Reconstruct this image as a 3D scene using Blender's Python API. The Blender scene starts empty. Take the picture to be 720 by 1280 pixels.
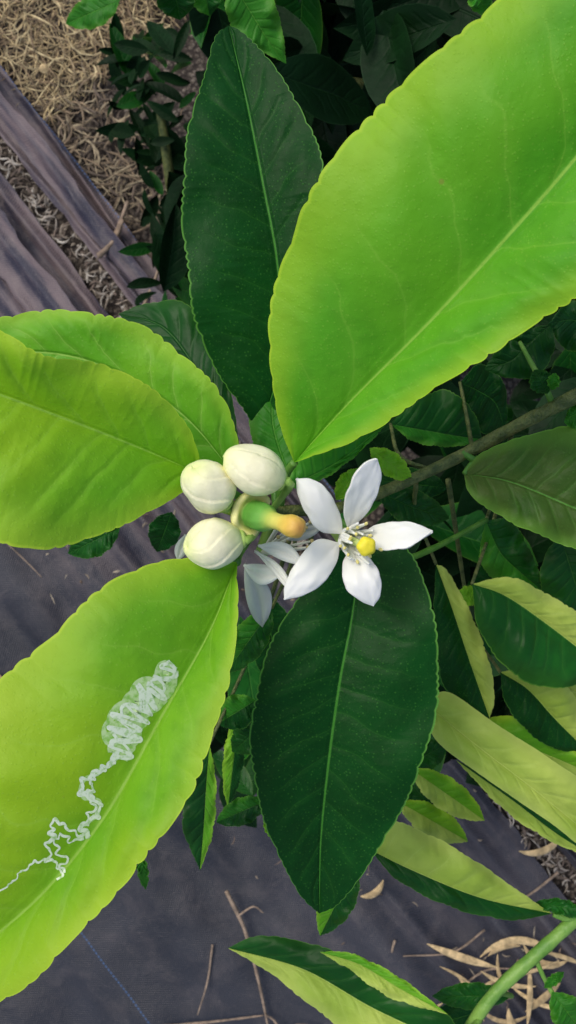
import bpy, math, random
import numpy as np
from mathutils import Vector
from mathutils.bvhtree import BVHTree
random.seed(7); rng=np.random.RandomState(7)
K=1.155/1280.0; H=1.0
def P(x,y,d): return ((x-360)*K*d,(640-y)*K*d,H-d)
GD=0.955
S=bpy.context.scene
# ---------------------------------------------------------------- helpers
def spline(pts,n):
    pts=np.array(pts,float)
    if len(pts)==2: pts=np.vstack([pts[0],(pts[0]+pts[1])/2,pts[1]])
    p=np.vstack([2*pts[0]-pts[1],pts,2*pts[-1]-pts[-2]])
    out=[]
    for i in range(1,len(p)-2):
        for t in np.linspace(0,1,24,endpoint=False):
            a,b,c,d=p[i-1],p[i],p[i+1],p[i+2]
            out.append(0.5*((2*b)+(c-a)*t+(2*a-5*b+4*c-d)*t*t+(3*b-a-3*c+d)*t**3))
    out.append(pts[-1]); out=np.array(out)
    L=np.concatenate([[0],np.cumsum(np.linalg.norm(np.diff(out,axis=0),axis=1))])
    s=np.linspace(0,L[-1],n+1)
    return np.stack([np.interp(s,L,out[:,k]) for k in range(out.shape[1])],1)
class MB:
    def __init__(s): s.v=[];s.f=[];s.uv=[];s.m=[];s.c=[]
    def build(s,name,mats,parent=None,smooth=True):
        me=bpy.data.meshes.new(name); me.from_pydata([tuple(map(float,v)) for v in s.v],[],s.f)
        ul=me.uv_layers.new(name='UVMap')
        vi=np.zeros(len(me.loops),int); me.loops.foreach_get('vertex_index',vi)
        uv=np.array(s.uv,float) if s.uv else np.zeros((len(s.v),2))
        ul.data.foreach_set('uv',uv[vi].ravel())
        if s.c:
            ca=me.color_attributes.new('Col','FLOAT_COLOR','POINT')
            ca.data.foreach_set('color',np.array(s.c,float).ravel())
        for m in mats: me.materials.append(m)
        me.polygons.foreach_set('material_index',np.array(s.m,int))
        me.polygons.foreach_set('use_smooth',np.full(len(s.f),smooth))
        me.validate(); me.update()
        o=bpy.data.objects.new(name,me); S.collection.objects.link(o)
        if parent: o.parent=parent
        return o
def leaf_into(mb,mid,A,B,d0,d1,eA=0,eB=0,arch=0,bulge=.08,wav=0,wn=3,ser=0,sn=24,nv=60,nu=8,mA=0,mB=None,puck=0,pn=9,flip=False):
    if mB is None: mB=mA
    M=spline(mid,nv);SA=spline(A,nv);SB=spline(B,nv)
    base=len(mb.v); ph=random.uniform(0,6.28); vr=random.random()
    grid=np.zeros((nv+1,2*nu+1,3))
    al=[1-(1-j/nu)**1.35 for j in range(nu+1)]
    for i in range(nv+1):
        v=i/nv; sv=math.sin(math.pi*v) if 0<v<1 else 0
        dm=d0+(d1-d0)*v-arch*sv
        for side,(E,e) in enumerate(((SA,eA),(SB,eB))):
            m=M[i]; ed=E[i]; w=ed-m; L=np.hypot(*w)+1e-6
            vv=v+.012*math.sin(v*47+side*2+ph)+.01*math.sin(v*23+ph)
            ed=ed+w/L*ser*(1+.35*math.sin(v*37+ph+side))*((abs(math.sin(math.pi*sn*vv+side))**.55)-.65)*sv**.3+w/L*ser*.5*math.sin(v*31+side*2+ph)*sv
            de=dm+e*sv**.6+wav*math.sin(2*math.pi*wn*v+ph+side*2)*sv
            hw=L*K*dm
            for j,a in enumerate(al):
                if side==1 and j==0: continue
                q=m*(1-a)+ed*a
                d=dm*(1-a)+de*a-bulge*hw*math.sin(math.pi*a)
                vd=v+.02*math.sin(v*19+ph)
                d+=puck*(.6+.4*math.sin(v*13+ph+side))*math.sin(2*math.pi*(pn*vd-a*1.6)+side)*4*a*(1-a)*sv
                d+=puck*.9*math.sin(2*math.pi*(3.3*v+a*1.1)+side*2+ph)*a*sv
                col=nu-j if side==0 else nu+j
                grid[i,col]=P(q[0],q[1],d)
    for i in range(nv+1):
        for c in range(2*nu+1):
            mb.v.append(grid[i,c]); a=al[abs(c-nu)]
            mb.uv.append((0.5+(-.5 if c<nu else .5)*a,i/nv))
            mb.c.append((vr,vr,vr,1))
    g=grid; n=np.cross(g[1:,1:]-g[:-1,:-1],g[1:,:-1]-g[:-1,1:])
    up=n[...,2].sum()>0
    if flip: up=not up
    W=2*nu+1
    for i in range(nv):
        for c in range(W-1):
            a=base+i*W+c; q=[a,a+1,a+W+1,a+W]
            mb.f.append(q if up else q[::-1]); mb.m.append(mA if c<nu else mB)
def blade(b,t,w,bend=0,peak=.5,sharp=.75,wb=None):
    b=np.array(b,float);t=np.array(t,float);d=t-b;L=np.hypot(*d);n=np.array([-d[1],d[0]])/L
    mid=[];A=[];B=[]
    for s in np.linspace(0,1,9):
        c=b+d*s+n*bend*math.sin(math.pi*s)
        p=s**(math.log(.5)/math.log(peak)); ww=max(0,math.sin(math.pi*p))**sharp*w/2
        mid.append(c);A.append(c+n*ww);B.append(c-n*(ww if wb is None else ww*wb))
    return mid,A,B
def tube_into(mb,pts,radii,n=8,mat=0,col=(1,1,1,1),seg=None,cap=True,knob=0):
    pts=np.array(pts,float); seg=seg or max(6,len(pts)*5)
    Q=spline(pts,seg); R=np.interp(np.linspace(0,1,seg+1),np.linspace(0,1,len(radii)),radii)
    base=len(mb.v); up=np.array([0.13,0.31,1.0])
    for i in range(seg+1):
        t=Q[min(i+1,seg)]-Q[max(i-1,0)]; t/=np.linalg.norm(t)+1e-12
        a=np.cross(t,up); 
        if np.linalg.norm(a)<.05: a=np.cross(t,[1,0,0])
        a/=np.linalg.norm(a); b=np.cross(t,a)
        r=R[i]*(1+knob*random.uniform(-1,1))
        for k in range(n):
            th=2*math.pi*k/n
            mb.v.append(Q[i]+r*(a*math.cos(th)+b*math.sin(th))); mb.uv.append((k/n,i/seg)); mb.c.append(col)
    for i in range(seg):
        for k in range(n):
            mb.f.append([base+i*n+k,base+i*n+(k+1)%n,base+(i+1)*n+(k+1)%n,base+(i+1)*n+k][::-1]); mb.m.append(mat)
    if cap:
        mb.f.append([base+k for k in range(n)]);mb.m.append(mat)
        mb.f.append([base+seg*n+k for k in range(n)][::-1]);mb.m.append(mat)
# ---------------------------------------------------------------- node helpers
class NT:
    def __init__(s,name):
        s.mat=bpy.data.materials.new(name); s.mat.use_nodes=True; s.t=s.mat.node_tree
        s.t.nodes.clear(); s.out=s.t.nodes.new('ShaderNodeOutputMaterial')
    def n(s,ty,ins=None,**kw):
        nd=s.t.nodes.new('ShaderNode'+ty)
        for k,v in kw.items(): setattr(nd,k,v)
        for k,v in (ins or {}).items(): s.set(nd.inputs[k],v)
        return nd
    def set(s,sock,v):
        if isinstance(v,bpy.types.NodeSocket): s.t.links.new(v,sock)
        else:
            if sock.type=='RGBA' and len(v)==3: v=(*v,1)
            sock.default_value=v
    def m(s,op,a,b=0.0,c=0.0,clamp=False):
        nd=s.n('Math',{0:a,1:b,2:c},operation=op); nd.use_clamp=clamp; return nd.outputs[0]
    def mix(s,f,a,b,bt='MIX'):
        nd=s.n('Mix',data_type='RGBA',blend_type=bt)
        s.set(nd.inputs[0],f); s.set(nd.inputs[6],a); s.set(nd.inputs[7],b); return nd.outputs[2]
    def ramp(s,f,lo,hi,a=0.0,b=1.0):
        nd=s.n('MapRange',{0:f,1:lo,2:hi,3:a,4:b},interpolation_type='SMOOTHSTEP'); return nd.outputs[0]
    def noise(s,scale,detail=3,vec=None,rough=.5,dist=0):
        ins={'Scale':scale,'Detail':detail,'Roughness':rough,'Distortion':dist}
        nd=s.n('TexNoise',ins)
        if vec is not None: s.t.links.new(vec,nd.inputs['Vector'])
        return nd.outputs[0]
    def obj(s): return s.n('TexCoord').outputs['Object']
def leafmat(name,c1,c2,rim,vein,under,rough=.4,trans=.25,vs=.5,dots=.4,bumps=.5,N=11,sheen=0.5,yel=None,tcol=None,lite=False,mw_=1.0,marg=.5,rimk=.85,mk=.8):
    M=NT(name); o=M.obj(); uv=M.n('UVMap').outputs[0]
    sx=M.n('SeparateXYZ',{0:uv}); u,v=sx.outputs[0],sx.outputs[1]
    a=M.m('ABSOLUTE',M.m('MULTIPLY_ADD',u,2.0,-1.0))
    big=M.noise(28,2,o); med=M.noise(170,2 if lite else 3,o)
    col=M.mix(M.ramp(big,.35,.68),c1,c2)
    col=M.mix(M.m('MULTIPLY',M.ramp(med,.4,.75),.4),col,[x*.72 for x in c1])
    if yel:
        yb=M.m('MULTIPLY',M.ramp(M.noise(17,2,o),.42,.66),.8); col=M.mix(yb,col,yel)
    an=M.m('ADD',a,M.m('MULTIPLY_ADD',big,.3,-.15))
    col=M.mix(M.m('MULTIPLY',M.ramp(an,.55,1.02),marg),col,rim)
    col=M.mix(M.m('MULTIPLY',M.ramp(a,.972,.99),rimk),col,rim)
    mr=M.ramp(a,.004*mw_,.018*mw_,1,0)
    mw=M.ramp(a,.01,.07,1,0)
    ph=M.m('ADD',M.m('MULTIPLY',v,float(N)),M.m('MULTIPLY',a,-1.9))
    ph=M.m('ADD',ph,M.m('MULTIPLY',M.m('MULTIPLY',a,a),.55))
    ph=M.m('ADD',ph,M.m('MULTIPLY',big,1.9))
    ph=M.m('ADD',ph,M.m('MULTIPLY',med,.14))
    ph=M.m('ADD',ph,M.m('MULTIPLY',M.m('GREATER_THAN',u,.5),.43))
    fr=M.m('ABSOLUTE',M.m('SUBTRACT',M.m('FRACT',ph),.5))
    fade=M.ramp(a,.5,.92,1,0)
    sv=M.m('MULTIPLY',M.ramp(fr,.0,.03,1,0),fade)
    svw=M.m('MULTIPLY',M.ramp(fr,.0,.22,1,0),fade)
    col=M.mix(M.m('MULTIPLY',sv,.45*vs),col,vein)
    col=M.mix(M.m('MULTIPLY',svw,.14*vs),col,vein)
    col=M.mix(M.m('MULTIPLY',mr,mk),col,vein)
    dm=None
    if not lite:
        vd=M.n('TexVoronoi',{'Scale':950.0,'Vector':o,'Randomness':1.0})
        dm=M.ramp(vd.outputs['Distance'],.12,.34,1,0)
        dk=M.m('MULTIPLY',dm,M.ramp(M.n('SeparateColor',{0:vd.outputs['Color']}).outputs[1],.1,.9,.3,1.2))
        col=M.mix(M.m('MULTIPLY',dk,dots,clamp=True),col,vein)
        vk=M.n('TexVoronoi',{'Scale':110.0,'Vector':o})
        sp=M.m('MULTIPLY',M.ramp(vk.outputs['Distance'],.05,.1,1,0),M.m('GREATER_THAN',M.n('SeparateColor',{0:vk.outputs['Color']}).outputs[0],.94))
        col=M.mix(M.m('MULTIPLY',sp,.5),col,(.3,.22,.05))
    if lite:
        ca=M.n('Attribute',attribute_name='Col').outputs['Fac']
        col=M.mix(M.m('MULTIPLY',ca,.5),col,[x*.45 for x in c1])
    bf=M.n('NewGeometry').outputs['Backfacing']
    ucol=M.mix(M.m('MULTIPLY',mr,.6),under,[min(1,x*1.35) for x in under])
    col=M.mix(bf,col,ucol)
    h=M.m('MULTIPLY',mw,-.7); h=M.m('ADD',h,M.m('MULTIPLY',svw,-.38)); h=M.m('ADD',h,M.m('MULTIPLY',med,.85))
    if dm is not None: h=M.m('ADD',h,M.m('MULTIPLY',dm,.07))
    bp=M.n('Bump',{'Strength':bumps,'Distance':.0011,'Height':h})
    pb=M.n('BsdfPrincipled',{'Base Color':col,'Roughness':M.m('MULTIPLY_ADD',med,.2,rough-.06),'Specular IOR Level':sheen,'Normal':bp.outputs[0]})
    if trans>0:
        tr=M.n('BsdfTranslucent',{'Color':tcol or tuple(min(1,x*1.7) for x in c2)})
        ms=M.n('MixShader',{0:trans}); M.t.links.new(pb.outputs[0],ms.inputs[1]); M.t.links.new(tr.outputs[0],ms.inputs[2])
        M.t.links.new(ms.outputs[0],M.out.inputs[0])
    else: M.t.links.new(pb.outputs[0],M.out.inputs[0])
    return M.mat
def simple(name,c1,c2,scale=80,rough=.5,sss=0,bump=.2,bd=.0005,attr=False,spec=.5,trans=0,det=3,lo=.3,hi=.7):
    M=NT(name); o=M.obj(); nz=M.noise(scale,det,o)
    col=M.mix(M.ramp(nz,lo,hi),c1,c2)
    if attr: col=M.mix(1.0,col,M.n('Attribute',attribute_name='Col').outputs['Color'],'MULTIPLY')
    pb=M.n('BsdfPrincipled',{'Base Color':col,'Roughness':rough,'Specular IOR Level':spec})
    if bump:
        bp=M.n('Bump',{'Strength':bump,'Distance':bd,'Height':M.noise(scale*4,2,o)}); M.t.links.new(bp.outputs[0],pb.inputs['Normal'])
    if sss:
        pb.inputs['Subsurface Weight'].default_value=sss; pb.inputs['Subsurface Radius'].default_value=(1,1,.6); pb.inputs['Subsurface Scale'].default_value=.0015
    if trans:
        tr=M.n('BsdfTranslucent',{'Color':col}); ms=M.n('MixShader',{0:trans})
        M.t.links.new(pb.outputs[0],ms.inputs[1]); M.t.links.new(tr.outputs[0],ms.inputs[2]); M.t.links.new(ms.outputs[0],M.out.inputs[0])
    else: M.t.links.new(pb.outputs[0],M.out.inputs[0])
    return M.mat
# ---------------------------------------------------------------- materials
UND=(.30,.44,.10)
m_bright=leafmat('leaf_lime',(.075,.36,.010),(.125,.45,.016),(.46,.70,.035),(.34,.64,.07),(.34,.52,.08),rough=.5,trans=.3,vs=.45,dots=.22,N=9,sheen=.26,yel=(.16,.48,.014),marg=.55,bumps=.55)
m_yel=leafmat('leaf_yellow_green',(.12,.40,.010),(.21,.50,.015),(.52,.72,.05),(.36,.63,.08),(.40,.55,.08),rough=.5,trans=.3,vs=.45,dots=.2,N=9,sheen=.26,yel=(.36,.58,.014),marg=.5,bumps=.55)
m_bright2=leafmat('leaf_lime_pale',(.12,.42,.014),(.22,.54,.022),(.46,.70,.06),(.42,.66,.13),(.34,.52,.08),rough=.5,trans=.3,vs=.9,dots=.15,N=10,sheen=.26,bumps=.55)
m_dark=leafmat('leaf_dark_green',(.002,.044,.004),(.004,.064,.007),(.10,.28,.04),(.055,.23,.025),UND,rough=.48,trans=.06,vs=.25,dots=.26,N=13,bumps=.5,sheen=.15,tcol=(.08,.25,.01),marg=.0,mw_=1.2,mk=.9)
m_mid=leafmat('leaf_mid_green',(.025,.19,.010),(.05,.28,.016),(.24,.50,.05),(.18,.44,.05),UND,rough=.46,trans=.15,vs=.5,N=10,sheen=.22,lite=True,marg=.3)
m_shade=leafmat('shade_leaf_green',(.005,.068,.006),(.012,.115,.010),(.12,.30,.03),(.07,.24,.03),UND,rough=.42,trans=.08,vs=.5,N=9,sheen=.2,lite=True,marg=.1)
m_olive=leafmat('leaf_olive',(.03,.10,.008),(.10,.13,.02),(.16,.36,.04),(.10,.32,.04),UND,rough=.44,trans=.1,vs=.4,dots=.15,N=9,sheen=.2)
m_pale=leafmat('leaf_underside_pale',(.34,.50,.06),(.50,.62,.11),(.58,.70,.16),(.56,.70,.18),(.02,.10,.015),rough=.5,trans=.2,vs=.5,N=8,bumps=.5,sheen=.25,dots=.15)
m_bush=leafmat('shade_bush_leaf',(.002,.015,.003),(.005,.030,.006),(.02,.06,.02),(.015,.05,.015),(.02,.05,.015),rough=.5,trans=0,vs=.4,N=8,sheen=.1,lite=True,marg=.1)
m_petal=simple('petal_white',(.88,.89,.82),(.93,.93,.87),60,.5,sss=.1,bump=.3,bd=.0004,trans=.12)
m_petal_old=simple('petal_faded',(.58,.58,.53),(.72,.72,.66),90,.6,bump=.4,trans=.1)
m_attr=simple('flower_tissue',(.86,.86,.84),(1,1,1),260,.5,sss=.1,bump=.35,bd=.0003,attr=True,spec=.3)
m_stem=simple('stem_green',(.06,.20,.018),(.12,.29,.035),150,.5,bump=.3)
m_bark=simple('bark_green_brown',(.06,.09,.018),(.17,.19,.05),220,.6,bump=.8,bd=.0014)
m_stempale=simple('stem_pale',(.11,.27,.035),(.22,.40,.07),110,.5,bump=.5,bd=.001)
# ---------------------------------------------------------------- main leaves
def main(mid,A,B,mat,**kw):
    mb=MB(); leaf_into(mb,mid,A,B,nv=kw.pop('nv',320),nu=14,**kw)
    return mb.build('citrus_leaf',[mat])
LB=main([(368,578),(440,500),(540,400),(640,290),(722,195),(800,90),(880,-30)],
 [(368,578),(348,525),(337,440),(343,360),(372,275),(402,220),(445,162),(500,105),(560,55),(612,8),(680,-50),(780,-85),(880,-30)],
 [(368,578),(440,552),(500,516),(560,476),(640,424),(722,372),(800,310),(870,200),(895,80),(880,-30)],m_bright,
 d0=.245,d1=.19,eA=-.004,eB=-.012,arch=.006,bulge=.10,wav=.0016,wn=4,ser=4.2,sn=27,puck=.00065)
LA=main([(325,545),(352,440),(347,330),(328,225),(308,125),(286,32)],
 [(325,545),(300,505),(265,455),(243,395),(231,310),(228,235),(238,150),(258,85),(270,45),(286,32)],
 [(325,545),(370,480),(398,390),(412,300),(404,212),(388,160),(358,105),(322,58),(300,38),(286,32)],m_dark,
 d0=.272,d1=.262,eA=-.006,eB=-.006,arch=.008,bulge=.05,wav=.001,wn=3,ser=3.2,sn=36,puck=.0005)
LE=main([(452,672),(440,770),(425,850),(411,950),(401,1050),(399,1142)],
 [(452,672),(410,700),(372,748),(343,795),(321,860),(313,930),(323,1000),(346,1065),(375,1118),(399,1142)],
 [(452,672),(490,672),(522,705),(542,770),(549,850),(537,925),(508,1000),(465,1075),(425,1128),(399,1142)],m_dark,
 d0=.262,d1=.275,eA=-.004,eB=-.004,arch=.010,bulge=.06,wav=.0012,wn=3,ser=2.6,sn=36,puck=.0006)
LD=main([(296,703),(262,790),(200,900),(135,1015),(65,1105),(0,1165),(-80,1225),(-130,1262)],
 [(296,703),(250,697),(190,704),(130,734),(60,798),(0,853),(-55,930),(-110,1040),(-145,1160),(-130,1262)],
 [(296,703),(297,780),(281,870),(254,955),(215,1030),(165,1092),(105,1160),(50,1218),(0,1252),(-60,1275),(-130,1262)],m_yel,
 d0=.238,d1=.225,eA=-.004,eB=-.010,arch=.010,bulge=.12,wav=.0014,wn=3,ser=4.0,sn=24,puck=.0006)
LC2=main([(300,602),(230,520),(140,462),(40,440),(-90,460)],
 [(300,602),(299,560),(283,505),(243,456),(190,415),(130,393),(60,389),(0,396),(-60,410),(-90,460)],
 [(300,602),(250,610),(180,600),(90,570),(0,530),(-60,490),(-90,460)],m_bright2,
 d0=.252,d1=.250,eA=-.002,eB=.01,arch=.004,bulge=.08,wav=.001,wn=3,ser=3.6,sn=26,puck=.0006)
LC1=main([(250,592),(180,562),(100,530),(0,493),(-90,465),(-170,450)],
 [(250,592),(247,565),(232,528),(192,488),(135,457),(62,446),(0,414),(-70,395),(-130,405),(-170,450)],
 [(250,592),(225,618),(180,643),(120,671),(60,685),(0,679),(-70,640),(-130,560),(-170,450)],m_yel,
 d0=.236,d1=.205,eA=-.010,eB=-.004,arch=.006,bulge=.10,wav=.0012,wn=3,ser=2.6,sn=26,puck=.0006)
# leaf miner trail on the lower left leaf
def surf(o):
    me=o.data; return BVHTree.FromPolygons([v.co.copy() for v in me.vertices],[tuple(p.vertices) for p in me.polygons])
bv=surf(LD); cam=Vector((0,0,H))
def hit(x,y,off=.00008):
    d=(Vector(P(x,y,.24))-cam).normalized(); r=bv.ray_cast(cam,d)
    return (r[0]-d*off) if r[0] else None
mb=MB()
def ribbon(Q,W,mat,off):
    n=len(Q)-1; TT=np.gradient(Q,axis=0); TT/=np.linalg.norm(TT,axis=1)[:,None]+1e-9; NN=np.stack([-TT[:,1],TT[:,0]],1)
    prev=None
    for i in range(n+1):
        pts=[hit(*(Q[i]+NN[i]*W[i]*s),off) for s in (.5,.17,-.17,-.5)]
        if any(p is None for p in pts): prev=None; continue
        k=len(mb.v); mb.v+=pts; mb.uv+=[(s,i/n) for s in (0,.33,.66,1)]; mb.c+=[(1,1,1,1)]*4
        if prev is not None:
            for e in range(3): mb.f.append([prev+e,prev+e+1,k+e+1,k+e]); mb.m.append(mat)
        prev=k
def smooth_rand(n,w): 
    w=max(6,int(w)); r=np.convolve(rng.randn(n+4*w),np.hanning(w),'same')[2*w:2*w+n]; return r/(np.std(r)+1e-9)
def trail(path,amps,freq,wid,ph=0,n=900,off=.00008,under=0,mat=0,wander=0):
    C=spline(path,n); T=np.gradient(C,axis=0); T/=np.linalg.norm(T,axis=1)[:,None]+1e-9; Nn=np.stack([-T[:,1],T[:,0]],1)
    t=np.linspace(0,1,n+1); amp=np.interp(t,np.linspace(0,1,len(amps)),amps)
    fj=smooth_rand(n+1,n/freq); aj=smooth_rand(n+1,n/freq*.8); wj=smooth_rand(n+1,n/freq*.35)
    z=np.sin(freq*2*np.pi*t+fj*.9+ph); z=np.sign(z)*np.abs(z)**.8
    if under: ribbon(C+Nn*(amp*.15*aj)[:,None],amp*2*under*(1+.16*aj+.05*wj),1,.00004)
    Q=C+Nn*(amp*z*(1+aj*.28))[:,None]
    if wander: Q=Q+np.stack([smooth_rand(n+1,n/freq*.7),smooth_rand(n+1,n/freq*.7)],1)*wander
    Q=np.stack([np.convolve(np.pad(Q[:,k],6,'edge'),np.hanning(13)/np.hanning(13).sum(),'valid') for k in (0,1)],1)
    W=np.interp(t,np.linspace(0,1,len(wid)),wid)*(1+.2*fj+.12*wj).clip(.4,1.8)
    ribbon(Q,W,mat,off)
trail([(213,830),(202,858),(174,880),(158,912),(150,946)],[10,18,21,19,10],8,[5,5.5,5.5,4.5],under=1.08,wander=1.2)
trail([(216,828),(196,868),(168,884),(152,925),(142,958)],[8,12,15,12,6],5.3,[3.5,4,3.5],ph=1.4,off=.00011,wander=1.5)
trail([(150,945),(130,960),(103,978),(106,996),(124,1002),(120,1020),(103,1032),(112,1046)],[2.2,2.5,2.4,3,2.8,3,2.5],9,[5.5,5,5,4.5],n=600,wander=1.3,under=.9)
trail([(140,955),(118,974),(112,990),(118,1008),(108,1028)],[2,3,3,2],6,[2.6,3,2.6],n=400,wander=1.6,off=.00011)
trail([(112,1046),(92,1042),(72,1026),(64,1034),(66,1052),(58,1062),(70,1082),(80,1092)],[2,3,3,3,3,4],8,[3.6,3.4,3.2,3],n=600,wander=1.4)
trail([(106,1050),(86,1050),(76,1040),(70,1062),(82,1078),(72,1100)],[2,4,4,3],5,[2.6,2.8,2.4],n=400,wander=1.5)
trail([(60,1074),(40,1080),(22,1096),(10,1106),(-10,1122)],[2,1.8,1.6,1],5,[2.6,2.2,2],n=240,wander=.8)
m_trail=simple('leaf_miner_trail',(.34,.54,.20),(.68,.77,.60),900,.5,bump=0,lo=.25,hi=.55)
m_trail2=simple('leaf_miner_area',(.22,.47,.06),(.46,.64,.28),700,.5,bump=0,lo=.3,hi=.6)
tr=mb.build('leaf_miner_trail',[m_trail,m_trail2],parent=LD)
# ---------------------------------------------------------------- surrounding foliage (one mass)
fo=MB(); MATS=[m_mid,m_shade,m_dark,m_pale,m_olive,m_bright2,m_yel]
MI,SH,DK,PA,OL,LI,YE=range(7)
def L(b,t,w,mA,mB=None,d0=.32,d1=.33,bend=0,peak=.5,wb=None,**kw):
    mid,A,B=blade(b,t,w,bend,peak,wb=wb)
    kw.setdefault('ser',1.6);kw.setdefault('sn',18);kw.setdefault('wav',.002);kw.setdefault('puck',.0006);kw.setdefault('arch',.006);kw.setdefault('nv',90)
    leaf_into(fo,mid,A,B,d0,d1,mA=mA,mB=mB,**kw)
def LO(mid,A,B,mA,mB=None,d0=.32,d1=.33,**kw):
    kw.setdefault('ser',1.6);kw.setdefault('sn',20);kw.setdefault('wav',.002);kw.setdefault('puck',.0006);kw.setdefault('nv',110)
    leaf_into(fo,mid,A,B,d0,d1,mA=mA,mB=mB,**kw)
LO([(372,612),(352,570),(340,520),(345,455)],[(372,612),(330,590),(312,530),(325,480),(345,455)],[(372,612),(385,570),(375,500),(345,455)],MI,d0=.262,d1=.272,wav=.0008)
LO([(360,606),(400,590),(440,565),(490,520)],[(360,606),(375,560),(430,530),(490,520)],[(360,606),(395,603),(432,580),(470,545),(490,520)],MI,d0=.256,d1=.262,wav=.0008)
LO([(300,560),(250,470),(205,410),(148,392)],[(300,560),(278,440),(236,382),(190,378),(148,392)],[(300,560),(230,490),(180,430),(148,392)],SH,d0=.29,d1=.31,ser=2)
L((462,560),(515,600),30,LI,d0=.275,d1=.285); L((420,625),(448,585),26,LI,d0=.27,d1=.265,wav=.0005)
LO([(488,530),(530,538),(570,545),(603,549)],[(488,530),(520,500),(560,488),(592,515),(603,549)],[(488,530),(520,553),(570,558),(603,549)],SH,MI,d0=.30,d1=.31)
LO([(575,478),(600,490),(620,505),(632,540)],[(575,478),(600,455),(628,475),(634,510),(632,540)],[(575,478),(580,510),(600,540),(632,540)],DK,d0=.31,d1=.33)
LO([(690,405),(660,430),(640,450),(605,462)],[(690,405),(692,440),(670,470),(635,472),(605,462)],[(690,405),(650,415),(620,440),(605,462)],SH,d0=.29,d1=.30,ser=1.5)
LO([(760,430),(740,410),(715,400),(685,405)],[(760,430),(740,385),(710,378),(685,405)],[(760,430),(735,440),(705,435),(685,405)],SH,d0=.30,d1=.29)
L((685,492),(668,462),30,SH,d0=.27,d1=.268,sn=8,wav=.0005); L((690,488),(694,466),16,MI,d0=.268,d1=.265,sn=8,wav=.0005)
LO([(580,592),(640,603),(720,636),(800,668)],[(580,592),(602,566),(650,547),(720,533),(780,560),(800,668)],[(580,592),(588,618),(630,648),(690,675),(740,690),(800,668)],OL,OL,d0=.285,d1=.275,ser=1.8,sn=16)
LO([(735,520),(725,517),(715,520),(705,528)],[(735,520),(725,505),(712,510),(705,528)],[(735,520),(725,536),(715,536),(705,528)],MI,d0=.28,d1=.28,wav=.0004)
L((470,612),(562,648),44,SH,d0=.30,d1=.32,bend=4); L((560,610),(470,600),40,DK,d0=.34,d1=.35)
L((480,655),(545,640),26,DK,d0=.32,d1=.34)
LO([(607,650),(625,690),(650,715),(682,742)],[(607,650),(640,652),(668,700),(682,742)],[(607,650),(600,700),(625,728),(682,742)],SH,MI,d0=.33,d1=.35,wav=.005,wn=3)
L((700,668),(735,780),85,SH,d0=.34,d1=.35)
LO([(545,705),(565,760),(585,820),(612,898)],[(545,705),(560,715),(590,770),(612,830),(618,872),(612,898)],[(545,705),(543,770),(552,850),(580,885),(612,898)],PA,DK,d0=.33,d1=.34,bulge=.25)
LO([(590,730),(632,745),(690,785),(760,840)],[(590,730),(640,722),(700,752),(760,790),(760,840)],[(590,730),(600,790),(645,845),(700,860),(760,840)],PA,SH,d0=.32,d1=.33,bulge=.3)
L((690,855),(760,880),70,PA,d0=.36,d1=.37)
LO([(625,840),(660,862),(695,900),(740,945)],[(625,840),(670,835),(715,865),(740,945)],[(625,840),(635,885),(680,930),(740,945)],PA,DK,d0=.35,d1=.36,bulge=.3)
L((570,745),(600,745),26,LI,d0=.35,d1=.35); L((640,700),(600,760),60,DK,d0=.38,d1=.4)
LO([(532,880),(600,935),(665,985),(745,1050)],[(532,880),(560,865),(620,905),(690,950),(770,1010),(745,1050)],[(532,880),(545,925),(610,975),(690,1030),(730,1060),(745,1050)],PA,PA,d0=.335,d1=.33,arch=.01,bulge=.30,ser=.3,wav=.001,puck=.0003)
LO([(590,905),(650,930),(700,950),(780,985)],[(590,905),(640,895),(700,925),(780,985)],[(590,905),(645,950),(700,980),(780,985)],YE,PA,d0=.36,d1=.36,bulge=.2)
LO([(570,950),(640,1000),(700,1045),(760,1080)],[(570,950),(640,985),(710,1030),(760,1080)],[(570,950),(630,1012),(690,1052),(760,1080)],SH,PA,d0=.36,d1=.36)
L((512,960),(606,1026),40,PA,YE,d0=.36,d1=.37,bulge=.2); L((498,1002),(585,1052),40,PA,YE,d0=.375,d1=.38,bulge=.2)
LO([(462,1062),(520,1090),(600,1122),(690,1142)],[(462,1062),(480,1025),(540,1045),(600,1080),(650,1115),(690,1142)],[(462,1062),(500,1102),(570,1136),(640,1150),(690,1142)],PA,SH,d0=.345,d1=.355,arch=.008,bulge=.22)
L((545,1020),(500,960),36,SH,d0=.39,d1=.4); L((500,960),(560,930),40,SH,d0=.40,d1=.4)
LO([(285,1185),(380,1212),(470,1262),(575,1310)],[(285,1185),(325,1170),(400,1183),(480,1222),(560,1268),(575,1310)],[(285,1185),(340,1218),(420,1280),(500,1320),(575,1310)],SH,PA,d0=.36,d1=.34,bulge=.18,ser=1.8)
LO([(400,1190),(450,1206),(500,1236),(560,1268)],[(400,1190),(440,1192),(500,1222),(560,1268)],[(400,1190),(440,1215),(490,1248),(560,1268)],LI,PA,d0=.35,d1=.338,bulge=.2,wav=.0004)
L((640,1245),(540,1245),34,SH,d0=.37,d1=.38); L((610,1262),(510,1290),40,DK,d0=.39,d1=.4)
L((664,1130),(740,1150),20,SH,d0=.36,d1=.35,bend=-6); L((690,1240),(735,1300),44,MI,d0=.35,d1=.36); L((680,1235),(705,1215),14,MI,d0=.35,d1=.35,wav=.0004)
LO([(262,930),(258,980),(255,1030),(250,1088)],[(262,930),(270,980),(266,1040),(250,1088)],[(262,930),(240,975),(228,1030),(250,1088)],LI,SH,d0=.34,d1=.36)
L((335,1000),(270,1028),34,MI,SH,d0=.33,d1=.34); L((320,875),(272,905),44,MI,DK,d0=.34,d1=.35); L((330,905),(290,940),40,SH,d0=.36,d1=.37)
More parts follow.
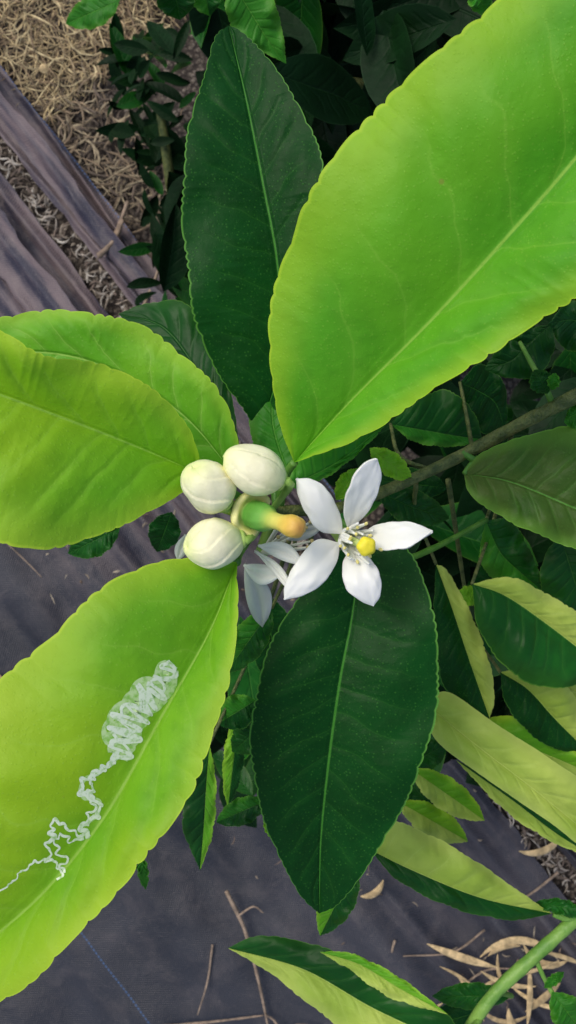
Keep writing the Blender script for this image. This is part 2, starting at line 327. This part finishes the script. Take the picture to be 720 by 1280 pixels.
L((340,760),(282,842),44,MI,SH,d0=.29,d1=.31); L((300,880),(285,1010),26,LI,DK,d0=.37,d1=.39); L((175,1065),(182,1112),14,MI,d0=.3,d1=.31,wav=.0004)
L((445,1080),(400,1170),44,LI,SH,d0=.33,d1=.345); L((330,1025),(345,1050),12,LI,d0=.3,d1=.3,wav=.0004)
L((150,660),(85,692),40,SH,d0=.33,d1=.34); L((215,640),(196,690),40,DK,d0=.33,d1=.36)
L((330,740),(350,860),60,DK,d0=.38,d1=.42); L((300,770),(330,960),60,SH,d0=.44,d1=.46)
LO([(285,-30),(310,10),(335,50),(358,80)],[(285,-30),(282,10),(300,48),(358,80)],[(285,-30),(335,-10),(352,35),(358,80)],MI,d0=.36,d1=.38)
L((150,0),(82,30),40,MI,d0=.52,d1=.54); L((215,-30),(225,25),50,SH,d0=.42,d1=.44); L((250,-40),(262,20),44,MI,SH,d0=.45,d1=.46)
L((590,-20),(610,20),30,MI,d0=.33,d1=.34)
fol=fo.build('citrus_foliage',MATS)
# ---------------------------------------------------------------- darker bush masses behind
bu=MB()
def rleaf(c,Ln,w,yaw,pitch,roll,mat):
    base=len(bu.v); nv,nu=8,3; vr=random.random()
    cy,sy=math.cos(yaw),math.sin(yaw); cp,sp=math.cos(pitch),math.sin(pitch); cr,sr=math.cos(roll),math.sin(roll)
    droop=random.uniform(.1,.5); fold=random.uniform(.1,.6)
    for i in range(nv+1):
        v=i/nv; hw=w/2*max(0,math.sin(math.pi*v**.9))**.75
        for j in range(-nu,nu+1):
            a=j/nu; X=(v-.5)*Ln; Y=a*hw; Z=fold*abs(Y)-droop*Ln*v*v*.5+.04*hw*math.sin(v*14+a*2)
            Y,Z=Y*cr-Z*sr,Y*sr+Z*cr; X,Z=X*cp-Z*sp,X*sp+Z*cp; X,Y=X*cy-Y*sy,X*sy+Y*cy
            bu.v.append((c[0]+X,c[1]+Y,c[2]+Z)); bu.uv.append((.5+a/2,v)); bu.c.append((vr,vr,vr,1))
    Wd=2*nu+1
    for i in range(nv):
        for j in range(Wd-1):
            k=base+i*Wd+j; bu.f.append([k,k+Wd,k+Wd+1,k+1]); bu.m.append(mat)
def region(n,x0,x1,y0,y1,da,db,ln=(.05,.085),mats=(0,),wr=(.38,.5)):
    for _ in range(n):
        d=random.uniform(da,db); c=P(random.uniform(x0,x1),random.uniform(y0,y1),d); l=random.uniform(*ln)
        rleaf(c,l,l*random.uniform(*wr),random.uniform(0,6.28),random.uniform(-.9,.6),random.uniform(-.9,.9),random.choice(mats))
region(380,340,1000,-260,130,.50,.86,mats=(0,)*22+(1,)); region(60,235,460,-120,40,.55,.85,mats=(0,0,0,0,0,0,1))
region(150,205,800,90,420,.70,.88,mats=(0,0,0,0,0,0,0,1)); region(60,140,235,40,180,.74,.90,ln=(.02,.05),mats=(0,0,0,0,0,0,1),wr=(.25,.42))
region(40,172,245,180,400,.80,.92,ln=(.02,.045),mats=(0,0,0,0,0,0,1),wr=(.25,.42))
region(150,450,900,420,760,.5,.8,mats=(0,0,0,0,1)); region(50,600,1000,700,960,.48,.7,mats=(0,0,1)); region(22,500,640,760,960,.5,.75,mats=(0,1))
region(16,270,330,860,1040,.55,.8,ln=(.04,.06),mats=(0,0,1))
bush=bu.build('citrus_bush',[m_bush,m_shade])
# ---------------------------------------------------------------- branches
br=MB()
def px(pts): return [P(*p) for p in pts]
def T(pts,r,mat=0,n=10,knob=.04,seg=None):
    d=sum(p[2] for p in pts)/len(pts); tube_into(br,px(pts),[q*K*d for q in r],n=n,mat=mat,knob=knob,seg=seg or len(pts)*8)
T([(1150,300,.40),(950,390,.31),(800,450,.275),(722,494,.278),(662,524,.284),(600,557,.288),(545,585,.288),(480,614,.28),(420,636,.268),(365,638,.262),(335,640,.258)],[16,13,10.5,10,9.5,9.5,9,8,7,6],0,14,.07)
T([(1150,300,.40),(1250,250,.6),(1230,300,.8),(1200,320,.96)],[16,24,30,34],0,14,.05)
T([(608,650,.33),(575,668,.315),(540,686,.30),(505,698,.285),(455,690,.272)],[3.5,3.5,4,4,4],1)
T([(650,428,.29),(662,450,.282),(676,475,.275),(686,494,.278),(690,505,.284)],[2.5,3,3.5,4,4],2)
T([(596,577,.287),(588,572,.287),(578,566,.288)],[5,4,5],1); T([(580,592,.285),(590,580,.287),(597,572,.288)],[3,4,4],1)
T([(368,578,.245),(358,592,.25),(352,612,.256),(350,636,.262)],[5,5.5,6,6],1)
T([(325,545,.272),(335,575,.268),(343,610,.263),(345,636,.262)],[4,4.5,5,5],1)
T([(452,675,.262),(430,655,.264),(400,640,.265)],[4,5,5],1)
T([(250,592,.236),(275,606,.245),(310,628,.258),(335,640,.26)],[4,5,5,5],1)
T([(300,602,.252),(315,615,.256),(335,636,.26)],[4,5,5],1)
T([(296,703,.238),(300,690,.245),(318,665,.254),(338,642,.26)],[5,5,5,5],1)
for a in [((300,560,.29),(330,600,.275)),((545,705,.33),(520,640,.31),(520,605,.29)),((590,730,.32),(620,640,.34),(640,540,.288)),((532,880,.335),(470,780,.36),(440,650,.28)),((462,1062,.345),(440,980,.36),(430,700,.29)),
          ((625,840,.35),(590,780,.40),(560,600,.31)),((262,930,.34),(320,800,.34),(370,650,.28)),((335,1000,.33),(375,900,.34),(390,650,.28)),((340,760,.29),(365,700,.28),(370,640,.27)),((488,530,.30),(500,570,.29),(540,588,.288)),((575,478,.31),(585,530,.30),(590,560,.29)),((607,650,.33),(609,646,.33),(611,640,.33),(640,560,.31))]:
    T(list(a),[2.2,2.6,3],0,8)
T([(900,1010,.40),(780,1090,.37),(722,1146,.355),(665,1198,.352),(620,1240,.352),(588,1284,.355),(560,1340,.37)],[12,10,8.5,8,8,7.5,7],2,14,.06)
T([(692,1142,.353),(706,1147,.353),(722,1150,.354)],[4,5,5],2); T([(668,1196,.352),(680,1222,.352),(692,1244,.351)],[3.5,3,3],2)
T([(575,1300,.34),(600,1275,.352)],[4,4],2); T([(640,1245,.37),(625,1240,.355)],[3,4],2)
T([(900,1010,.40),(1050,900,.6),(1150,600,.8),(1190,350,.95)],[12,18,24,30],0,12)
for q in [((640,1000,.62),(700,700,.7),(1000,420,.85)),((420,100,.6),(700,150,.7),(1150,300,.9)),((200,140,.8),(230,300,.85),(300,420,.9)),((520,-60,.6),(560,200,.75),(900,320,.9)),((240,-20,.6),(500,-60,.7),(1000,200,.9))]:
    T(list(q),[5,8,14],0,8)
branch=br.build('citrus_branch',[m_bark,m_stem,m_stempale])
# ---------------------------------------------------------------- flower
def empty(name,loc):
    e=bpy.data.objects.new(name,None); S.collection.objects.link(e); e.location=loc; e.empty_display_size=.01; return e
def child(o,e):
    o.parent=e
    for v in o.data.vertices: v.co=v.co-Vector(e.location)
def petal(mid,A,B,d0,d1,name,mat,e,th=.0007,**kw):
    mb=MB(); leaf_into(mb,mid,A,B,d0,d1,nv=40,nu=8,mA=0,**kw); o=mb.build(name,[mat]); child(o,e)
    sd=o.modifiers.new('s','SOLIDIFY'); sd.thickness=th; sd.offset=-1
    return o
F=empty('citrus_flower',P(432,672,.238))
pk=dict(puck=.00018,pn=2.5)
petal([(428,668),(408,648),(388,622),(370,598)],[(428,668),(426,645),(410,613),(390,599),(370,598)],[(428,668),(400,664),(383,643),(372,618),(370,598)],.238,.229,'petal_1',m_petal,F,eA=.001,eB=.002,arch=.004,bulge=.12,ser=.5,sn=5,**pk)
petal([(436,662),(446,634),(458,606),(472,574)],[(436,662),(430,640),(438,606),(455,580),(472,574)],[(436,662),(456,645),(470,622),(477,595),(472,574)],.238,.224,'petal_2',m_petal,F,eA=-.003,eB=.002,arch=.003,bulge=.05,ser=.4,sn=4,**pk)
petal([(446,673),(475,668),(510,666),(541,663)],[(446,673),(470,656),(510,652),(541,663)],[(446,673),(475,687),(512,683),(541,663)],.238,.228,'petal_3',m_petal,F,eA=.002,eB=-.002,arch=.004,bulge=.06,ser=.5,sn=5,**pk)
petal([(438,684),(448,705),(460,732),(467,758)],[(438,684),(455,690),(474,715),(476,742),(467,758)],[(438,684),(428,706),(432,735),(452,752),(467,758)],.238,.232,'petal_4',m_petal,F,eA=.001,eB=.001,arch=.005,bulge=.14,ser=.5,sn=5,**pk)
petal([(424,678),(402,700),(378,724),(355,750)],[(424,678),(395,675),(368,706),(356,732),(355,750)],[(424,678),(422,700),(405,728),(380,744),(355,750)],.238,.231,'petal_5',m_petal,F,eA=.001,eB=.001,arch=.005,bulge=.14,ser=.5,sn=4,**pk)
def ball(mb,c,r,col,ax=None,st=1.0,n=14,shape=None):
    c=np.array(c,float); ax=np.array(ax if ax is not None else (0,0,1),float); ax/=np.linalg.norm(ax)
    a=np.cross(ax,[.3,.9,.1]); a/=np.linalg.norm(a); b=np.cross(ax,a); base=len(mb.v); m=n*2
    for i in range(n+1):
        th=math.pi*i/n
        for k in range(m):
            ph=2*math.pi*k/m; rr=1.0; z=st*math.cos(th)
            if shape: rr,z=shape(th,ph,z)
            mb.v.append(c+r*(ax*z+rr*math.sin(th)*(a*math.cos(ph)+b*math.sin(ph)))); mb.uv.append((k/m,i/n))
            mb.c.append(col(th,ph) if callable(col) else col)
    for i in range(n):
        for k in range(m):
            mb.f.append([base+i*m+k,base+(i+1)*m+k,base+(i+1)*m+(k+1)%m,base+i*m+(k+1)%m]); mb.m.append(0)
mb=MB(); c0=np.array(P(433,673,.240)); ti=np.array(P(458,683,.225)); ax=(ti-c0)/np.linalg.norm(ti-c0)
aa=np.cross(ax,[0,1,.2]); aa/=np.linalg.norm(aa); bb=np.cross(ax,aa); Ls=np.linalg.norm(ti-c0)
for i in range(26):
    ph=2*math.pi*i/26+random.uniform(-.1,.1); ln=Ls*random.uniform(.5,.88); sp=random.uniform(.0024,.0055)
    dv=aa*math.cos(ph)+bb*math.sin(ph)
    e=c0+ax*ln+dv*sp; tube_into(mb,[c0+dv*.0014,c0+ax*ln*.5+dv*(.0018+sp*.35),e],[.0009,.00062,.0003],n=6,col=(.94,.95,.88,1),seg=8)
    if i%3==0 or random.random()<.3: ball(mb,e,.00045,(.88,.78,.28,1),ax=ax+dv*.6,st=1.7,n=6)
tube_into(mb,[c0,c0+ax*Ls*.9],[.0013,.0009],n=10,col=(.62,.75,.25,1))
st=mb.build('stamens',[m_attr]); child(st,F)
mb=MB(); ball(mb,ti,.0025,(.95,.82,.05,1),ax=ax,st=.8,n=16,shape=lambda th,ph,z:(1+.06*math.sin(5*ph),z-.12*max(0,math.cos(th))**8)); o=mb.build('stigma',[m_attr]); child(o,F)
mb=MB(); tube_into(mb,[np.array(P(390,645,.262)),np.array(P(410,655,.255)),c0-ax*.001],[.0012,.0016,.0026],n=12,col=(.35,.5,.12,1)); o=mb.build('flower_stalk',[m_attr]); child(o,F)
G=empty('citrus_flower',P(335,700,.25))
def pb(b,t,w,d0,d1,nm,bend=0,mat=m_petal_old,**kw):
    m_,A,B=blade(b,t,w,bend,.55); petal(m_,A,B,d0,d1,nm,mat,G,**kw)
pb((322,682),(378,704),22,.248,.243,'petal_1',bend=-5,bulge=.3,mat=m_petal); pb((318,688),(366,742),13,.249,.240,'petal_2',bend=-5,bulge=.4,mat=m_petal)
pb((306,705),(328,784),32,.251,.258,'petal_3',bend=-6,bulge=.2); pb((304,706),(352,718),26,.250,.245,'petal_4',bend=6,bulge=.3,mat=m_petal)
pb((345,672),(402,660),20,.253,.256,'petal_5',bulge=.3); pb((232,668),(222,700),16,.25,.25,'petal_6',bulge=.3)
mb=MB(); c1=np.array(P(328,690,.252))
for i in range(16):
    e=np.array(P(random.uniform(345,405),random.uniform(650,702),random.uniform(.246,.255))); tube_into(mb,[c1,(c1+e)/2+[0,0,.001],e],[.0006,.0005,.0003],n=5,col=(.82,.80,.66,1),seg=6); ball(mb,e,.0006,(.66,.52,.22,1),st=1.6,n=5)
tube_into(mb,[np.array(P(340,645,.26)),c1],[.0012,.002],n=10,col=(.3,.48,.1,1))
o=mb.build('stamens',[m_attr]); child(o,G)
def bud(c,d,r,axd,st,tw,lop):
    e=empty('flower_bud',P(*c,d)); mb=MB(); R=r*K*d
    def gr(th,ph):
        p=(ph+tw*math.cos(th)*.7+.25*math.sin(2*th))*5/(2*math.pi)+.18*math.sin(ph+lop); return p-math.floor(p)
    def shape(th,ph,z):
        f=gr(th,ph); s=math.sin(th); g=math.exp(-(f/.10)**2)+math.exp(-((1-f)/.02)**2)*.6
        ed=min(1,max(0,s*1.6-.1)) if z>0 else min(1,s*1.2)
        rr=1+(.05*(f-.5)-.02*g)*ed+.045*math.sin(ph*2+lop)+.055*math.sin(3*th+lop)+.012*math.sin(7*ph+5*th)
        z=z*(1+.06*math.sin(ph+lop*2))
        if z>0: z-= .05*math.exp(-(s/.22)**2)
        return rr,z
    def col(th,ph):
        f=gr(th,ph); g=math.exp(-(f/.05)**2)*min(1,math.sin(th)*1.5); t=max(0,-math.cos(th)-.05)
        b=np.array([.98,.94,.64])*(1-.06*g)+np.array([-.10,0,-.22])*max(0,math.cos(th))**4
        b=b*(1-t*.7)+np.array([.66,.78,.28])*t*.7
        return (*b,1)
    ball(mb,P(*c,d),R,col,ax=axd,st=st,n=56,shape=shape); o=mb.build('petals',[m_attr]); child(o,e)
    mb=MB(); A=np.array(axd,float);A/=np.linalg.norm(A); b=np.array(P(*c,d))-A*R*st*.93
    ball(mb,b,R*.42,(.42,.60,.15,1),ax=A,st=.5,n=10)
    tube_into(mb,[b,b-A*R*.4,np.array(P(338,640,.262))],[R*.2,R*.15,R*.17],n=8,col=(.3,.5,.1,1))
    o=mb.build('calyx',[m_attr]); child(o,e)
bud((261,608),.226,32,(-.45,.55,.45),1.14,1.0,.4); bud((317,587),.226,31.5,(-.85,.35,.25),1.32,-.8,2.0); bud((268,679),.228,29.5,(-.85,-.12,.30),1.30,.9,3.6)
E=empty('young_citrus_fruit',P(330,648,.228)); mb=MB()
a0=np.array(P(307,640,.234)); a1=np.array(P(376,661,.214)); ax=(a1-a0); Lf=np.linalg.norm(ax); ax/=Lf
G1=(.12,.36,.05); 
pr=[(-.16,5,(.3,.5,.1)),(-.12,14,(.45,.6,.15)),(-.02,22,(.6,.68,.2)),(.06,27,(.88,.87,.36)),(.11,29,(.95,.92,.45)),(.15,28.5,(.92,.89,.40)),(.165,25,(.85,.80,.30)),(.15,21,(.62,.62,.15)),(.14,18,(.30,.45,.08)),(.17,17,G1),(.22,18,G1),(.30,18.5,G1),(.37,17.5,(.14,.40,.06)),(.43,15,(.18,.44,.07)),(.48,12,(.34,.55,.10)),(.53,10.5,(.54,.64,.12)),(.62,10,(.70,.68,.15)),(.70,10.5,(.76,.66,.14)),(.77,12.3,(.80,.62,.12)),(.84,14,(.82,.58,.11)),(.90,14,(.82,.54,.10)),(.95,12,(.80,.50,.10)),(.985,8,(.72,.42,.09)),(1.0,4,(.62,.34,.08)),(.998,.2,(.55,.28,.07))]
aa=np.cross(ax,[0,1,.2]); aa/=np.linalg.norm(aa); bb=np.cross(ax,aa); n=48
for i,(t,r,cc) in enumerate(pr):
    for k in range(n):
        ph=2*math.pi*k/n; ring=3<=i<=6
        rr=r*K*.228*(1+(.06*math.sin(5*ph+.6)+.02*math.sin(9*ph) if ring else 0)+(.04*math.sin(4*ph)+.02*math.sin(7*ph+1) if i>=18 else 0)+(.02*math.sin(10*ph) if 9<=i<=13 else 0))
        off=.0006*math.sin(5*ph+1) if ring else 0
        mb.v.append(a0+ax*(Lf*t+off)+rr*(aa*math.cos(ph)+bb*math.sin(ph))); mb.uv.append((k/n,t)); mb.c.append((*cc,1))
for i in range(len(pr)-1):
    for k in range(n): mb.f.append([i*n+k,i*n+(k+1)%n,(i+1)*n+(k+1)%n,(i+1)*n+k]); mb.m.append(0)
o=mb.build('ovary_and_style',[m_attr]); child(o,E)
mb=MB(); tube_into(mb,[a0-ax*.002,np.array(P(320,640,.254)),np.array(P(338,640,.262))],[.0016,.0013,.0014],n=8,col=(.3,.5,.1,1)); o=mb.build('fruit_stalk',[m_attr]); child(o,E)
# ---------------------------------------------------------------- ground
GZ=H-GD; gk=K*GD
M=NT('soil'); o_=M.obj(); n1=M.noise(9,4,o_,.6); n2=M.noise(120,5,o_,.7); vv=M.n('TexVoronoi',{'Scale':190.0,'Vector':o_}).outputs['Distance']
col=M.mix(M.ramp(n1,.35,.65),(.07,.055,.042),(.15,.12,.095)); col=M.mix(M.ramp(n2,.4,.7),col,(.26,.22,.18)); col=M.mix(M.ramp(vv,.35,.6),col,(.04,.03,.025))
bp=M.n('Bump',{'Strength':1.0,'Distance':.006,'Height':M.m('SUBTRACT',n2,M.m('MULTIPLY',vv,.5))})
pbn=M.n('BsdfPrincipled',{'Base Color':col,'Roughness':.95,'Normal':bp.outputs[0]}); M.t.links.new(pbn.outputs[0],M.out.inputs[0]); m_soil=M.mat
mb=MB(); xs=np.concatenate([[-60,-20,-5,-2],np.linspace(-1,1,60),[2,5,20,60]])
from mathutils import noise as mn
for y in xs:
    for x in xs:
        z=GZ-.008+(.006*mn.noise(Vector((x*14,y*14,0)))+.004*mn.noise(Vector((x*40,y*40,3))) if abs(x)<1.1 and abs(y)<1.1 else 0)
        mb.v.append((x,y,z)); mb.uv.append((x,y)); mb.c.append((1,1,1,1))
n=len(xs)
for i in range(n-1):
    for j in range(n-1): mb.f.append([i*n+j,i*n+j+1,(i+1)*n+j+1,(i+1)*n+j]); mb.m.append(0)
mb.build('ground',[m_soil])
nx,ny=.788,-.616; sxx,syy=.616,.788
def qs(q,s,z):
    X=q*nx+s*sxx; Y=q*ny+s*syy; return ((X-360)*gk,(640-Y)*gk,z)
M=NT('weed_fabric'); uv=M.n('UVMap').outputs[0]; sx=M.n('SeparateXYZ',{0:uv}); q,s_=sx.outputs[0],sx.outputs[1]; o_=M.obj()
big=M.noise(6,3,o_,.5,.4); md=M.noise(30,5,o_,.65,.3); fn=M.noise(420,3,o_,.7)
sc=M.n('CombineXYZ',{0:M.m('MULTIPLY',q,.05),1:M.m('MULTIPLY',s_,.005)}).outputs[0]; fold_shade=M.noise(1.0,4,sc,.6)
dusty=M.m('MULTIPLY',M.ramp(q,-480.0,-150.0),M.ramp(s_,420.0,900.0,1.0,.15))
cold=M.mix(M.ramp(big,.35,.65),(.017,.019,.027),(.032,.034,.045)); warm=M.mix(M.ramp(fold_shade,.38,.62),(.036,.034,.058),(.18,.135,.14))  # dusty tone in streaks, with fold shadow and highlight painted into the colour
col=M.mix(dusty,cold,warm)
dust=M.m('MULTIPLY',M.ramp(md,.46,.72),M.m('MULTIPLY_ADD',dusty,.38,.14))
col=M.mix(dust,col,(.24,.20,.19))
col=M.mix(M.m('MULTIPLY',M.ramp(fn,.56,.72),M.m('MULTIPLY_ADD',dusty,.25,.14)),col,(.26,.22,.20))
w1=M.m('SINE',M.m('MULTIPLY',q,1.55)); w2=M.m('SINE',M.m('MULTIPLY',s_,1.9)); wv=M.m('MULTIPLY',w1,w2)
col=M.mix(M.m('MULTIPLY',M.ramp(wv,-.6,.8),.2),col,(.09,.09,.11))
th=M.m('LESS_THAN',M.m('ABSOLUTE',M.m('SUBTRACT',M.m('FRACT',M.m('DIVIDE',M.m('ADD',q,631+290+2900),580.0)),.5)),.0016)
da=M.m('GREATER_THAN',M.m('FRACT',M.m('DIVIDE',s_,5.0)),.35)
col=M.mix(M.m('MULTIPLY',M.m('MULTIPLY',th,da),.45),col,(.06,.17,.40))
hh=M.m('ADD',M.m('MULTIPLY',wv,.10),M.m('MULTIPLY',md,1.0))
bp=M.n('Bump',{'Strength':.6,'Distance':.004,'Height':hh})
pbn=M.n('BsdfPrincipled',{'Base Color':col,'Roughness':M.m('MULTIPLY_ADD',md,.35,.32),'Specular IOR Level':.4,'Normal':bp.outputs[0]}); M.t.links.new(pbn.outputs[0],M.out.inputs[0]); m_fab=M.mat
def fabric(q0,q1,s0,s1,ridges,zb,nq,ns,ed=6,tilt=0,sd=1):
    mb=MB()
    for i in range(ns+1):
        s=s0+(s1-s0)*i/ns
        for j in range(nq+1):
            t=j/nq; q=q0+(q1-q0)*t
            jit=ed*mn.noise(Vector((s*.012,t*3,sd)))*(1 if t in (0,1) else .6)+ed*.5*mn.noise(Vector((s*.05,7,t+sd)))
            qq=q+jit; z=zb+tilt*(t-.5)
            for (c,wd,hh) in ridges:
                cc=c+14*mn.noise(Vector((s*.004,c,0))); z+=hh*max(0,.6+1.1*mn.noise(Vector((s*.006,c,5))))*math.exp(-((qq-cc)/wd)**2)
            z+=.007*mn.noise(Vector((qq*.010,s*.006,2)))+.003*mn.noise(Vector((qq*.04,s*.022,9)))
            mb.v.append(qs(qq,s,max(z,GZ+.0015))); mb.uv.append((qq,s)); mb.c.append((1,1,1,1))
    W=nq+1
    for i in range(ns):
        for j in range(nq): mb.f.append([i*W+j,i*W+j+1,(i+1)*W+j+1,(i+1)*W+j]); mb.m.append(0)
    return mb.build('weed_fabric',[m_fab])
fabric(-1500,-133,-900,2200,[(-146,5,.016),(-176,9,.016),(-222,14,.028),(-262,8,.016),(-300,10,.012),(-345,34,.026),(-440,26,.018),(-520,40,.016),(-640,40,.014),(-760,50,.014)],GZ+.008,380,220)
fabric(-104,-50,-900,2200,[(-98,4,.012),(-80,7,.014),(-58,4,.012)],GZ+.009,44,300,5)
fabric(-214,-160,-900,700,[(-205,5,.008),(-180,6,.008)],GZ+.026,36,140,9,tilt=.016,sd=3)
fabric(-92,-68,-900,700,[(-80,5,.005)],GZ+.027,18,140,6,tilt=.012,sd=5)
# litter
def strip(mb,p,yaw,Ln,w,z,col,curl=.2,pitch=0,mat=0,n=5):
    base=len(mb.v); b=random.uniform(-curl,curl)
    for i in range(n+1):
        t=i/n-.5; a=yaw+b*t*2; x=p[0]+math.cos(a)*Ln*t; y=p[1]+math.sin(a)*Ln*t
        ww=w*(1-abs(2*t)**2.2*.9); zz=z+math.sin(pitch)*Ln*t+.25*abs(b)*Ln*(.25-t*t)
        mb.v+=[(x-math.sin(a)*ww/2,y+math.cos(a)*ww/2,zz),(x,y,zz+ww*.45),(x+math.sin(a)*ww/2,y-math.cos(a)*ww/2,zz)]
        mb.uv+=[(0,0)]*3; mb.c+=[col]*3
    for i in range(n):
        k=base+i*3
        for e in (0,1): mb.f.append([k+e,k+e+1,k+e+4,k+e+3][::-1]); mb.m.append(mat)
m_straw=simple('dry_straw',(.5,.5,.5),(1,1,1),160,.8,attr=True,bump=0)
def straws(name,n,q0,q1,s0,s1,lr,wr,pal,zb,zr=.012):
    mb=MB()
    for _ in range(n):
        q=random.uniform(q0,q1); s=random.uniform(s0,s1); p=qs(q,s,0); c=random.choice(pal); f=random.uniform(.6,1.15)
        strip(mb,p,random.uniform(0,6.28),random.uniform(*lr),random.uniform(*wr),zb+random.uniform(0,zr),(c[0]*f,c[1]*f,c[2]*f,1),.6,random.uniform(-.15,.15),n=4)
    return mb.build(name,[m_straw])
PT=[(.62,.47,.24),(.48,.36,.20),(.72,.58,.32),(.30,.21,.12)]
straws('dry_straw',2600,-48,230,-120,160,(.012,.05),(.0008,.0022),PT,GZ+.001,.012)
straws('dry_straw',300,-48,30,140,340,(.012,.04),(.001,.003),[(.30,.22,.14),(.42,.34,.22),(.16,.12,.09)],GZ+.001,.010)
straws('dry_straw',900,-132,-104,0,1500,(.004,.02),(.001,.003),[(.34,.28,.22),(.48,.42,.36),(.20,.15,.12),(.6,.55,.48)],GZ+.001,.006)
straws('dry_straw',240,-46,300,240,1400,(.012,.05),(.001,.003),[(.22,.16,.10),(.12,.09,.07)],GZ+.001,.006)
straws('leaf_litter',190,-420,-120,560,1400,(.003,.014),(.0008,.0025),[(.35,.28,.20),(.2,.14,.1),(.5,.42,.3)],GZ+.02,.004)
mb=MB()
for (x,y,x2,y2,w) in [(528,1166,612,1192,10),(588,1160,690,1158,10),(600,1240,648,1188,9),(440,1200,512,1245,10),(560,1232,600,1262,8),(420,1180,432,1230,8),(640,1180,700,1200,10),(470,1190,460,1240,7),(650,1250,690,1210,10),(450,1110,480,1090,9),(70,100,60,108,12),(640,1060,700,1040,9),(620,1240,640,1275,9),(590,1200,660,1222,7),(510,1262,545,1230,6),(480,1215,530,1262,6),(655,1190,650,1260,7),(585,1248,655,1262,6),(600,1175,640,1160,7),(620,1205,690,1185,5),(560,1210,610,1235,5),(630,1225,700,1250,6),(545,1190,590,1215,4),(0,835,14,850,10),(610,1180,625,1230,5),(670,1170,720,1190,6),(590,1225,625,1205,5),(520,1240,580,1250,4)]:
    p=((( x+x2)/2-360)*gk,(640-(y+y2)/2)*gk); yaw=math.atan2(-(y2-y),x2-x); f=random.uniform(.7,1.15)
    strip(mb,p,yaw,math.hypot(x2-x,y2-y)*gk,w*gk,GZ+random.uniform(.020,.034),(.68*f,.50*f,.26*f,1),.5,random.uniform(-.15,.15),n=10)
mb.build('dry_leaves',[m_straw])
mb=MB()
for pts,r in [([(285,1100),(308,1150),(325,1215),(340,1290)],2.6),([(208,1266),(270,1262),(330,1254)],2.2),([(268,1168),(262,1212),(250,1252)],1.5),([(300,1130),(318,1120),(330,1128)],1.5),([(360,1290),(345,1262),(332,1250)],2.2),([(490,1160),(478,1200),(465,1225)],1.8),([(430,1280),(450,1240),(440,1200)],2),([(560,1230),(600,1200),(640,1195)],1.8),([(130,330),(148,310),(160,285)],4),([(165,262),(150,300),(128,332)],3),([(690,1080),(650,1110),(600,1130)],2),([(0,660),(40,700),(60,720)],1.2),([(400,1270),(370,1265),(350,1280)],1.6),([(180,400),(205,330),(190,280)],2.5),([(600,1150),(560,1175),(500,1180)],1.5)]:
    tube_into(mb,[((x-360)*gk,(640-y)*gk,GZ+.022+random.uniform(0,.006)) for x,y in pts],[r*gk,r*gk*.8,r*gk*.5],n=6,col=(.34,.25,.18,1),knob=.15,seg=20)
mb.build('dry_twigs',[m_straw])
# ---------------------------------------------------------------- world / light / camera
w=bpy.data.worlds.new('World'); S.world=w; w.use_nodes=True; nt=w.node_tree
sky=nt.nodes.new('ShaderNodeTexSky'); sky.sky_type='NISHITA'; sky.sun_disc=False
EL,AZ=math.radians(58),math.radians(-50)
sky.sun_elevation=EL; sky.sun_rotation=AZ; sky.air_density=1.0; sky.dust_density=3.0; sky.ozone_density=1.0
bg=nt.nodes['Background']; nt.links.new(sky.outputs[0],bg.inputs[0]); bg.inputs[1].default_value=.15
sl=bpy.data.lights.new('sun','SUN'); sl.energy=1.6; sl.angle=math.radians(28); sl.color=(1,.95,.84)
so=bpy.data.objects.new('sun',sl); S.collection.objects.link(so)
dirv=Vector((math.sin(AZ)*math.cos(EL),math.cos(AZ)*math.cos(EL),math.sin(EL))); so.rotation_euler=dirv.to_track_quat('Z','Y').to_euler()
cd=bpy.data.cameras.new('camera'); co=bpy.data.objects.new('camera',cd); S.collection.objects.link(co)
co.location=(0,0,H); cd.sensor_fit='VERTICAL'; cd.sensor_height=24; cd.lens=12/(1.155/2); cd.clip_start=.01; cd.clip_end=200
cd.dof.use_dof=True; cd.dof.focus_distance=.25; cd.dof.aperture_fstop=28
S.camera=co
S.view_settings.view_transform='Standard'; S.view_settings.look='None'; S.view_settings.exposure=0
